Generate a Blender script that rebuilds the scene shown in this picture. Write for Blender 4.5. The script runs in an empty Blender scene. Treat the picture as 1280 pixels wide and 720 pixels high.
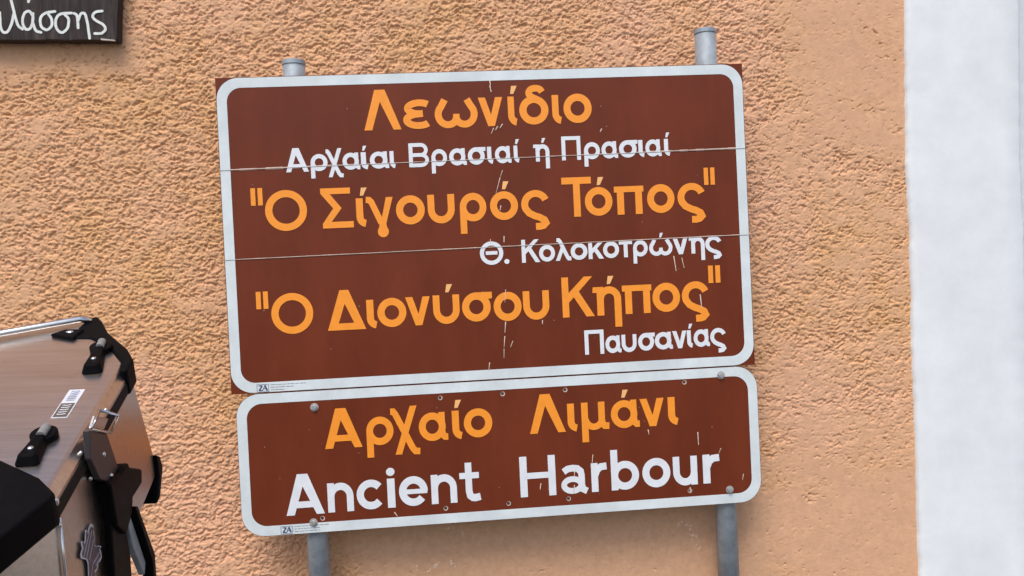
import bpy, bmesh, math, random
import numpy as np
from mathutils import Vector, Matrix

random.seed(7)
scene = bpy.context.scene
COL = scene.collection
R = math.radians

# ------------------------------------------------------------------ camera
cam_d = bpy.data.cameras.new('camera')
cam_d.sensor_width = 36.0
cam_d.lens = 36.0 * 1050.0 / 1280.0
cam_d.clip_start = 0.02
cam_d.clip_end = 400.0
cam = bpy.data.objects.new('camera', cam_d)
COL.objects.link(cam)
yaw, pitch, roll = 0.08066984, -0.01434908, -0.04736764
f = Vector((math.sin(yaw) * math.cos(pitch), math.cos(yaw) * math.cos(pitch), math.sin(pitch)))
r = Vector((math.cos(yaw), -math.sin(yaw), 0.0))
u = r.cross(f)
r2 = r * math.cos(roll) + u * math.sin(roll)
u2 = u * math.cos(roll) - r * math.sin(roll)
m = Matrix((r2, u2, -f)).transposed().to_4x4()
m.translation = (0.58378782, -2.31311202, 0.2834237)
cam.matrix_world = m
scene.camera = cam

# ------------------------------------------------------------------ light: bright overcast
SUN_EL, SUN_AZ = R(58), math.atan2(-0.30, -0.90)      # towards the sun, azimuth from +Y clockwise
world = bpy.data.worlds.new('World')
scene.world = world
world.use_nodes = True
wn = world.node_tree.nodes
wl = world.node_tree.links
sky = wn.new('ShaderNodeTexSky')
sky.sky_type = 'NISHITA'
sky.sun_disc = False
sky.sun_elevation = SUN_EL
sky.sun_rotation = SUN_AZ
sky.air_density = 1.0
sky.dust_density = 3.0
sky.ozone_density = 1.0
bg = wn['Background']
bg.inputs['Strength'].default_value = 0.15
wl.new(sky.outputs['Color'], bg.inputs['Color'])
sun_d = bpy.data.lights.new('sun', 'SUN')
sun_d.energy = 1.5
sun_d.angle = R(28)
sun_d.color = (1.0, 0.985, 0.96)
sun = bpy.data.objects.new('sun', sun_d)
COL.objects.link(sun)
sd = Vector((math.sin(SUN_AZ) * math.cos(SUN_EL), math.cos(SUN_AZ) * math.cos(SUN_EL), math.sin(SUN_EL)))
sun.rotation_euler = sd.to_track_quat('Z', 'Y').to_euler()
scene.view_settings.view_transform = 'Standard'
scene.view_settings.look = 'None'
scene.view_settings.gamma = 1.0
scene.view_settings.exposure = 0.38

GROUND = -1.2
WALL = 0.12


# ------------------------------------------------------------------ helpers
def tag(o, label=None, cat=None, group=None, kind=None):
    if label: o['label'] = label
    if cat: o['category'] = cat
    if group: o['group'] = group
    if kind: o['kind'] = kind
    return o


def empty(name, loc=(0, 0, 0)):
    o = bpy.data.objects.new(name, None)
    o.empty_display_size = 0.1
    o.location = loc
    COL.objects.link(o)
    return o


def link(name, bm, mat, parent=None, smooth=False):
    me = bpy.data.meshes.new(name)
    bmesh.ops.recalc_face_normals(bm, faces=bm.faces[:])
    bm.to_mesh(me)
    bm.free()
    if smooth:
        me.polygons.foreach_set('use_smooth', [True] * len(me.polygons))
    me.materials.append(mat)
    o = bpy.data.objects.new(name, me)
    COL.objects.link(o)
    if parent: o.parent = parent
    return o


def link_raw(name, bm, mat, parent=None):
    """sheets whose normals are already right"""
    me = bpy.data.meshes.new(name)
    bm.to_mesh(me)
    bm.free()
    me.materials.append(mat)
    o = bpy.data.objects.new(name, me)
    COL.objects.link(o)
    if parent: o.parent = parent
    return o


def prism(bm, pts, d0, d1, fr, bevel=0.0, pts1=None):
    """extrude a 2-D outline; fr(u, v, d) gives the 3-D point"""
    pts1 = pts1 or pts
    a = [bm.verts.new(fr(p[0], p[1], d0)) for p in pts]
    b = [bm.verts.new(fr(p[0], p[1], d1)) for p in pts1]
    n = len(pts)
    fs = [bm.faces.new(a), bm.faces.new(b[::-1])]
    for i in range(n):
        fs.append(bm.faces.new((a[i], b[i], b[(i + 1) % n], a[(i + 1) % n])))
    bmesh.ops.recalc_face_normals(bm, faces=fs)
    if bevel:
        es = list({e for fc in fs for e in fc.edges})
        bmesh.ops.bevel(bm, geom=es, offset=bevel, segments=2, profile=0.5, affect='EDGES', clamp_overlap=True)


def tube(bm, pts, rad, seg=14, cap=True):
    pts = [Vector(p) for p in pts]
    rings = []
    up = None
    for i, p in enumerate(pts):
        t = (pts[min(i + 1, len(pts) - 1)] - pts[max(i - 1, 0)]).normalized()
        if up is None:
            up = t.orthogonal().normalized()
        up = (up - t * up.dot(t)).normalized()
        s = t.cross(up)
        rr = rad[i] if isinstance(rad, (list, tuple)) else rad
        rings.append([bm.verts.new(p + (up * math.cos(a) + s * math.sin(a)) * rr)
                      for a in [2 * math.pi * k / seg for k in range(seg)]])
    for a, b in zip(rings, rings[1:]):
        for k in range(seg):
            bm.faces.new((a[k], a[(k + 1) % seg], b[(k + 1) % seg], b[k]))
    if cap:
        bm.faces.new(rings[0][::-1])
        bm.faces.new(rings[-1])


def smooth_line(pts, n=6):
    P = [Vector(p) for p in pts]
    P = [P[0] * 2 - P[1]] + P + [P[-1] * 2 - P[-2]]
    out = []
    for i in range(1, len(P) - 2):
        for k in range(n):
            t = k / n
            a, b, c, d = P[i - 1], P[i], P[i + 1], P[i + 2]
            out.append(0.5 * ((2 * b) + (c - a) * t + (2 * a - 5 * b + 4 * c - d) * t * t + (3 * b - a - 3 * c + d) * t ** 3))
    out.append(P[-2])
    return out


# ------------------------------------------------------------------ materials
def mat_base(name):
    mt = bpy.data.materials.new(name)
    mt.use_nodes = True
    return mt, mt.node_tree.nodes, mt.node_tree.links, mt.node_tree.nodes['Principled BSDF']


def material(name, col, rough=0.5, metal=0.0, var=0.08, scale=8.0, bump=0.0, bscale=200.0, spec=0.5, stretch=None, col2=None, rvar=0.1, clean=None):
    mt, n, l, b = mat_base(name)
    tc = n.new('ShaderNodeTexCoord')
    src = tc.outputs['Object']
    if stretch:
        mp = n.new('ShaderNodeMapping')
        mp.inputs['Scale'].default_value = stretch
        l.new(src, mp.inputs['Vector'])
        src = mp.outputs['Vector']
    nz = n.new('ShaderNodeTexNoise')
    nz.inputs['Scale'].default_value = scale
    nz.inputs['Detail'].default_value = 6.0
    nz.inputs['Roughness'].default_value = 0.65
    l.new(src, nz.inputs['Vector'])
    rp = n.new('ShaderNodeValToRGB')
    c2 = col2 or tuple(min(1, c * (1 + var)) for c in col)
    c1 = tuple(c * (1 - var) for c in col)
    rp.color_ramp.elements[0].position = 0.32
    rp.color_ramp.elements[1].position = 0.68
    rp.color_ramp.elements[0].color = (*c1, 1)
    rp.color_ramp.elements[1].color = (*c2, 1)
    l.new(nz.outputs['Fac'], rp.inputs['Fac'])
    l.new(rp.outputs['Color'], b.inputs['Base Color'])
    mr = n.new('ShaderNodeMapRange')
    mr.inputs['To Min'].default_value = max(0.02, rough - rvar)
    mr.inputs['To Max'].default_value = min(1, rough + rvar)
    l.new(nz.outputs['Fac'], mr.inputs['Value'])
    l.new(mr.outputs['Result'], b.inputs['Roughness'])
    b.inputs['Metallic'].default_value = metal
    b.inputs['Specular IOR Level'].default_value = spec
    if bump:
        nb = n.new('ShaderNodeTexNoise')
        nb.inputs['Scale'].default_value = bscale
        nb.inputs['Detail'].default_value = 4.0
        l.new(src, nb.inputs['Vector'])
        bp = n.new('ShaderNodeBump')
        bp.inputs['Strength'].default_value = bump
        bp.inputs['Distance'].default_value = 0.002
        l.new(nb.outputs['Fac'], bp.inputs['Height'])
        l.new(bp.outputs['Normal'], b.inputs['Normal'])
    return mt


M = {}
M['brown'] = material('brown_sheeting', (0.148, 0.028, 0.0100), 0.36, var=0.16, scale=3.2, bump=0.06, bscale=7, rvar=0.08, spec=0.22, stretch=(2.2, 2.2, .7))
M['orange'] = material('orange_sheeting', (0.93, 0.305, 0.022), 0.45, var=0.05, scale=40, bump=0.10, bscale=420)
M['cream'] = material('peeled_accent_sheeting', (0.90, 0.47, 0.17), 0.5, var=0.06, scale=60)
M['white'] = material('white_sheeting', (0.74, 0.76, 0.78), 0.42, var=0.05, scale=30, bump=0.06, bscale=300)
M['border'] = material('pale_border_sheeting', (0.66, 0.715, 0.715), 0.40, var=0.11, scale=9, bump=0.05, bscale=60)
M['seam'] = material('seam_gap_edge', (0.62, 0.45, 0.36), 0.6, var=0.35, scale=14)
M['dark'] = material('dark_gap', (0.05, 0.035, 0.03), 0.7, var=0.3, scale=30)
M['scratch'] = material('bare_scratch', (0.70, 0.56, 0.44), 0.6, var=0.3, scale=120)
M['galv'] = material('galvanised_steel', (0.33, 0.37, 0.40), 0.50, metal=0.35, var=0.24, scale=22, bump=0.05, bscale=90)
M['alu_back'] = material('mill_aluminium', (0.55, 0.56, 0.57), 0.45, metal=0.9, var=0.08, scale=20)
M['bolt'] = material('zinc_bolt', (0.50, 0.49, 0.47), 0.42, metal=0.6, var=0.25, scale=120)
M['ink'] = material('navy_ink', (0.05, 0.07, 0.16), 0.5, var=0.2, scale=60)
M['greyink'] = material('fine_grey_print', (0.25, 0.26, 0.30), 0.5, var=0.4, scale=300)
M['limewash'] = material('white_limewash', (0.75, 0.775, 0.775), 0.75, var=0.06, scale=6, bump=0.45, bscale=26, spec=0.3)
M['chip'] = material('pale_plaster', (0.80, 0.56, 0.39), 0.9, var=0.2, scale=60)
M['paint'] = material('chalky_white_paint', (0.70, 0.72, 0.68), 0.7, var=0.12, scale=70)
M['splinter'] = material('bare_wood', (0.55, 0.50, 0.44), 0.8, var=0.2, scale=50)
M['pave'] = material('worn_asphalt', (0.075, 0.072, 0.070), 0.85, var=0.15, scale=1.4, bump=0.4, bscale=60)
M['alu'] = material('anodised_aluminium', (0.60, 0.53, 0.475), 0.30, metal=1.0, var=0.10, scale=4, stretch=(1.5, 26, 26), rvar=0.07, bump=0.03, bscale=20)
M['black'] = material('black_plastic', (0.0035, 0.0033, 0.004), 0.45, var=0.3, scale=40, bump=0.05, bscale=500, spec=0.05)
M['rubber'] = material('rubber_gasket', (0.012, 0.009, 0.008), 0.7, var=0.2, scale=40, spec=0.2)
M['hasp'] = material('dark_steel_hasp', (0.075, 0.066, 0.070), 0.40, metal=0.6, var=0.15, scale=30)
M['chrome'] = material('bright_steel', (0.70, 0.69, 0.68), 0.22, metal=1.0, var=0.05, scale=40)
M['roller'] = material('grey_roller', (0.22, 0.21, 0.20), 0.5, var=0.15, scale=60)
M['sticker'] = material('white_sticker', (0.60, 0.60, 0.62), 0.5, var=0.06, scale=60)
M['stickerbrown'] = material('brown_sticker', (0.10, 0.075, 0.060), 0.5, var=0.1, scale=60)
M['blueink'] = material('blue_grey_ink', (0.20, 0.23, 0.36), 0.5, var=0.2, scale=60)
M['emblem'] = material('dark_violet_vinyl', (0.075, 0.055, 0.085), 0.4, var=0.75, scale=55)
M['emblemgrey'] = material('grey_vinyl', (0.42, 0.40, 0.44), 0.4, var=0.3, scale=70)


def wood_material():
    mt, n, l, b = mat_base('weathered_dark_wood')
    tc = n.new('ShaderNodeTexCoord')
    mp = n.new('ShaderNodeMapping')
    mp.inputs['Scale'].default_value = (9, 20, 1.1)
    l.new(tc.outputs['Object'], mp.inputs['Vector'])
    nz = n.new('ShaderNodeTexNoise')
    nz.inputs['Scale'].default_value = 6
    nz.inputs['Detail'].default_value = 8
    nz.inputs['Roughness'].default_value = 0.7
    nz.inputs['Distortion'].default_value = 0.6
    l.new(mp.outputs['Vector'], nz.inputs['Vector'])
    rp = n.new('ShaderNodeValToRGB')
    e = rp.color_ramp.elements
    e[0].position = 0.30; e[0].color = (0.014, 0.010, 0.009, 1)
    e[1].position = 0.72; e[1].color = (0.085, 0.062, 0.055, 1)
    k = e.new(0.5); k.color = (0.038, 0.028, 0.026, 1)
    l.new(nz.outputs['Fac'], rp.inputs['Fac'])
    l.new(rp.outputs['Color'], b.inputs['Base Color'])
    b.inputs['Roughness'].default_value = 0.72
    b.inputs['Specular IOR Level'].default_value = 0.25
    bp = n.new('ShaderNodeBump')
    bp.inputs['Strength'].default_value = 0.5
    bp.inputs['Distance'].default_value = 0.004
    l.new(nz.outputs['Fac'], bp.inputs['Height'])
    l.new(bp.outputs['Normal'], b.inputs['Normal'])
    return mt


def stucco_material():
    mt, n, l, b = mat_base('ochre_stucco')
    tc = n.new('ShaderNodeTexCoord')
    big = n.new('ShaderNodeTexNoise')
    big.inputs['Scale'].default_value = 3.2
    big.inputs['Detail'].default_value = 5
    l.new(tc.outputs['Object'], big.inputs['Vector'])
    at = n.new('ShaderNodeAttribute')
    at.attribute_name = 'smoothness'
    fine = n.new('ShaderNodeTexNoise')
    fine.inputs['Scale'].default_value = 55
    fine.inputs['Detail'].default_value = 5
    fine.inputs['Roughness'].default_value = 0.7
    l.new(tc.outputs['Object'], fine.inputs['Vector'])
    rp = n.new('ShaderNodeValToRGB')
    e = rp.color_ramp.elements
    e[0].position = 0.34; e[0].color = (0.660, 0.365, 0.170, 1)
    e[1].position = 0.66; e[1].color = (0.710, 0.398, 0.240, 1)
    l.new(big.outputs['Fac'], rp.inputs['Fac'])
    m1 = n.new('ShaderNodeMix'); m1.data_type = 'RGBA'
    l.new(at.outputs['Fac'], m1.inputs['Factor'])
    l.new(rp.outputs['Color'], m1.inputs['A'])
    m1.inputs['B'].default_value = (0.655, 0.378, 0.222, 1)
    hs = n.new('ShaderNodeMapRange')
    hs.inputs['From Min'].default_value = 0.3
    hs.inputs['From Max'].default_value = 0.7
    hs.inputs['To Min'].default_value = 0.90
    hs.inputs['To Max'].default_value = 1.10
    l.new(fine.outputs['Fac'], hs.inputs['Value'])
    m2 = n.new('ShaderNodeVectorMath'); m2.operation = 'SCALE'
    l.new(m1.outputs['Result'], m2.inputs[0])
    l.new(hs.outputs['Result'], m2.inputs['Scale'])
    l.new(m2.outputs['Vector'], b.inputs['Base Color'])
    b.inputs['Roughness'].default_value = 0.85
    b.inputs['Specular IOR Level'].default_value = 0.25
    nb = n.new('ShaderNodeTexNoise')
    nb.inputs['Scale'].default_value = 260
    nb.inputs['Detail'].default_value = 3
    l.new(tc.outputs['Object'], nb.inputs['Vector'])
    bp = n.new('ShaderNodeBump')
    bp.inputs['Strength'].default_value = 0.35
    bp.inputs['Distance'].default_value = 0.0012
    l.new(nb.outputs['Fac'], bp.inputs['Height'])
    l.new(bp.outputs['Normal'], b.inputs['Normal'])
    return mt


# ------------------------------------------------------------------ ground
bm = bmesh.new()
bmesh.ops.create_grid(bm, x_segments=4, y_segments=4, size=120)
g = link('ground', bm, M['pave'])
g.location.z = GROUND
tag(g, 'dark grey asphalt at the foot of the stuccoed wall', 'ground', kind='structure')

# ------------------------------------------------------------------ stuccoed wall, a real relief
_perm = np.random.RandomState(3).permutation(4096).astype(np.int64)


def pnoise(x, y, seed=0):
    xi = np.floor(x).astype(np.int64); yi = np.floor(y).astype(np.int64)
    xf = x - xi; yf = y - yi
    uu = xf * xf * xf * (xf * (xf * 6 - 15) + 10)
    vv = yf * yf * yf * (yf * (yf * 6 - 15) + 10)

    def gr(ix, iy, dx, dy):
        h = _perm[(_perm[(ix + seed * 131) & 4095] + iy) & 4095]
        a = h * (2 * math.pi / 4096)
        return np.cos(a) * dx + np.sin(a) * dy
    n00 = gr(xi, yi, xf, yf); n10 = gr(xi + 1, yi, xf - 1, yf)
    n01 = gr(xi, yi + 1, xf, yf - 1); n11 = gr(xi + 1, yi + 1, xf - 1, yf - 1)
    return (n00 * (1 - uu) + n10 * uu) * (1 - vv) + (n01 * (1 - uu) + n11 * uu) * vv


def sstep(a, b, v):
    t = np.clip((v - a) / (b - a), 0, 1)
    return t * t * (3 - 2 * t)


def relief(X, Z):
    wx = X + 0.012 * pnoise(X / 0.040, Z / 0.040, 1) + 0.005 * pnoise(X / 0.013, Z / 0.013, 11)
    wz = Z + 0.012 * pnoise(X / 0.040, Z / 0.040, 2) + 0.005 * pnoise(X / 0.013, Z / 0.013, 12)
    # trowelled places
    s = 0.34 * sstep(1.42, 1.75, X + 0.12 * pnoise(X / .2, Z / .2, 6))
    s += 0.55 * sstep(0.50, 0.78, Z + 0.16 * pnoise(X / .2, Z / .2, 7)) * sstep(1.45, 1.80, X + 0.1 * pnoise(X / .15, Z / .15, 19))
    s += 0.36 * sstep(-0.05, -0.36, Z + 0.14 * pnoise(X / .25, Z / .2, 8)) * sstep(1.30, 1.50, X)
    s += 1.05 * sstep(-0.32, -0.47, Z + 0.06 * pnoise(X / .12, Z / .12, 9)) * sstep(0.24, 0.36, X) * (1 - sstep(1.35, 1.6, X) * .5)
    s += 0.45 * sstep(0.84, 0.94, Z + 0.06 * pnoise(X / .1, Z / .1, 10)) * (1 - sstep(-0.35, -0.2, X))
    s += 0.62 * pnoise(X / 0.17, Z / 0.10, 13) + 0.40 * pnoise(X / 0.42, Z / 0.30, 27) + 0.50 * pnoise(wx / 0.060, wz / 0.036, 20)
    s = np.clip(s, 0, 1)
    rough = 1 - s
    n1 = pnoise(wx / 0.0165, wz / 0.0105, 3) + 0.62 * pnoise(wx / 0.0080, wz / 0.0058, 4) + 0.42 * pnoise(X / 0.0048, Z / 0.0042, 5)
    n2 = pnoise(wx / 0.0098 + 7.3, wz / 0.0070, 16) + 0.7 * pnoise(X / 0.0050, Z / 0.0045, 17)
    sh = 0.60 * s + 0.20 + 0.22 * pnoise(X / 0.055, Z / 0.040, 18)
    hh = 0.0034 * np.tanh(4.5 * (n1 + sh)) + 0.0016 * np.tanh(4.0 * (n2 + sh * 1.2))
    hh += (0.0002 + 0.0011 * rough) * n2 + 0.0009 * rough * pnoise(X / 0.0052 + 3.1, Z / 0.0052, 24)
    hh += 0.0034 * rough * pnoise(wx / 0.034, wz / 0.022, 25)
    hh += 0.0026 * pnoise(X / 0.22, Z / 0.22, 14) + 0.0012 * pnoise(X / 0.05, Z / 0.05, 15)
    return hh * 0.88, s


def axis(lo, a, b, hi, d, coarse):
    return np.concatenate([np.arange(lo, a, coarse), np.arange(a, b, d), np.arange(b, hi + coarse * .5, coarse)])


xs = axis(-4.0, -0.78, 2.04, 6.0, 0.0023, 0.05)
zs = axis(GROUND, -0.74, 1.17, 2.5, 0.0023, 0.05)
Xg, Zg = np.meshgrid(xs, zs)
H, S = relief(Xg, Zg)
nx, nz = len(xs), len(zs)
co = np.empty((nz * nx, 3), np.float32)
co[:, 0] = Xg.ravel(); co[:, 1] = WALL - H.ravel() + 0.25 * (Xg.ravel() > 2.06); co[:, 2] = Zg.ravel()
ii = (np.arange(nz - 1)[:, None] * nx + np.arange(nx - 1)[None, :]).ravel()
fa = np.stack([ii, ii + 1, ii + nx + 1, ii + nx], 1).astype(np.int32)
me = bpy.data.meshes.new('stucco_wall')
me.vertices.add(len(co)); me.vertices.foreach_set('co', co.ravel())
me.loops.add(fa.size); me.loops.foreach_set('vertex_index', fa.ravel())
me.polygons.add(len(fa))
me.polygons.foreach_set('loop_start', np.arange(0, fa.size, 4, dtype=np.int32))
me.polygons.foreach_set('loop_total', np.full(len(fa), 4, np.int32))
me.polygons.foreach_set('use_smooth', np.ones(len(fa), bool))
at = me.attributes.new('smoothness', 'FLOAT', 'POINT')
at.data.foreach_set('value', S.ravel().astype(np.float32))
me.update(calc_edges=True)
me.materials.append(stucco_material())
wall = bpy.data.objects.new('stucco_wall', me)
COL.objects.link(wall)
tag(wall, 'rough ochre orange stucco wall behind the brown road sign', 'wall')


def at_wall(x, z):
    return WALL - float(relief(np.array([[x]]), np.array([[z]]))[0][0, 0])


bm = bmesh.new()
for x, z, s in [(0.45, -.470, .006), (0.497, -.455, .005), (0.556, -.442, .010), (0.60, -.455, .007), (0.462, -.545, .007),
                (0.522, -.545, .012), (0.575, -.535, .011), (0.583, -.548, .007), (0.50, -.556, .006), (1.243, -.475, .008), (1.268, -.487, .011), (1.283, -.517, .010), (1.297, -.545, .008),
                (1.345, -.42, .006), (1.43, -.355, .007)]:
    y = at_wall(x, z)
    for k in range(4):
        sx, sz = s * random.uniform(.25, .6), s * random.uniform(.2, .6)
        mm = Matrix.Translation((x + random.uniform(-s, s), y, z + random.uniform(-s, s))) @ Matrix.Rotation(random.uniform(-.9, .9), 4, 'Y') @ Matrix.Diagonal((sx, 0.0018, sz, 1))
        bmesh.ops.create_icosphere(bm, subdivisions=1, radius=1, matrix=mm)
link('plaster_fleck', bm, M['chip'], wall)

# ------------------------------------------------------------------ white painted pilaster
ed = [(2.0035, 1.25), (1.999, 1.057), (1.986, .577), (1.9834, .2144), (1.9782, -.149), (1.9707, -.685), (1.962, GROUND)]
zz = np.linspace(GROUND, 2.5, 420)
ez = np.array([p[1] for p in ed][::-1]); ex = np.array([p[0] for p in ed][::-1])
left = np.interp(zz, ez, ex) + 0.0018 * pnoise(zz / 0.018, zz * 0 + .5, 26) + 0.0030 * pnoise(zz / 0.05, zz * 0 + .5, 21) + 0.004 * pnoise(zz / 0.3, zz * 0 + .5, 22)
bm = bmesh.new()
prof = [(0.0, 0.0), (0.002, -0.010), (0.007, -0.016), (0.016, -0.0185), (0.10, -0.019), (0.20, -0.0195), (0.30, -0.019), (0.352, -0.018),
        (0.361, -0.012), (0.366, 0.003), (0.369, 0.040), (0.375, 0.046), (0.75, 0.046), (1.2, 0.046)]
rows = []
for z_, l_ in zip(zz, left):
    rows.append([bm.verts.new((l_ + px + (0.0 if k < 4 else 0.0), WALL + py + 0.001 * float(pnoise(np.array([px / .12]), np.array([z_ / .15]), 23)[0]), z_)) for k, (px, py) in enumerate(prof)])
for a, b in zip(rows, rows[1:]):
    for k in range(len(prof) - 1):
        bm.faces.new((a[k], a[k + 1], b[k + 1], b[k]))
pil = link('white_pilaster', bm, M['limewash'], smooth=True)
tag(pil, 'white limewashed pilaster at the right edge of the stucco wall', 'pilaster')

# ------------------------------------------------------------------ lettering: glyphs drawn as flat sheets
# units: x-height 1, baseline 0; every glyph is (natural width, list of shapes)
def arc(cx, cy, rx, ry, a0, a1, n=36):
    k = max(6, int(n * abs(a1 - a0) / 360))
    return [(cx + rx * math.cos(R(a0 + (a1 - a0) * i / k)), cy + ry * math.sin(R(a0 + (a1 - a0) * i / k))) for i in range(k + 1)]


def st(pts, w=0.25, sm=False):
    return ('s', [tuple(p) for p in (smooth_line([(p[0], p[1], 0) for p in pts]) if sm else pts)], w)


def po(*pts):
    return ('p', list(pts))


def disc(cx, cy, rr):
    return ('p', arc(cx, cy, rr, rr, 0, 350, 36))


def acute(ax):
    return ('a', [(ax, 1.09), (ax + .115, 1.09), (ax + .25, 1.37), (ax + .05, 1.37)])


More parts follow.
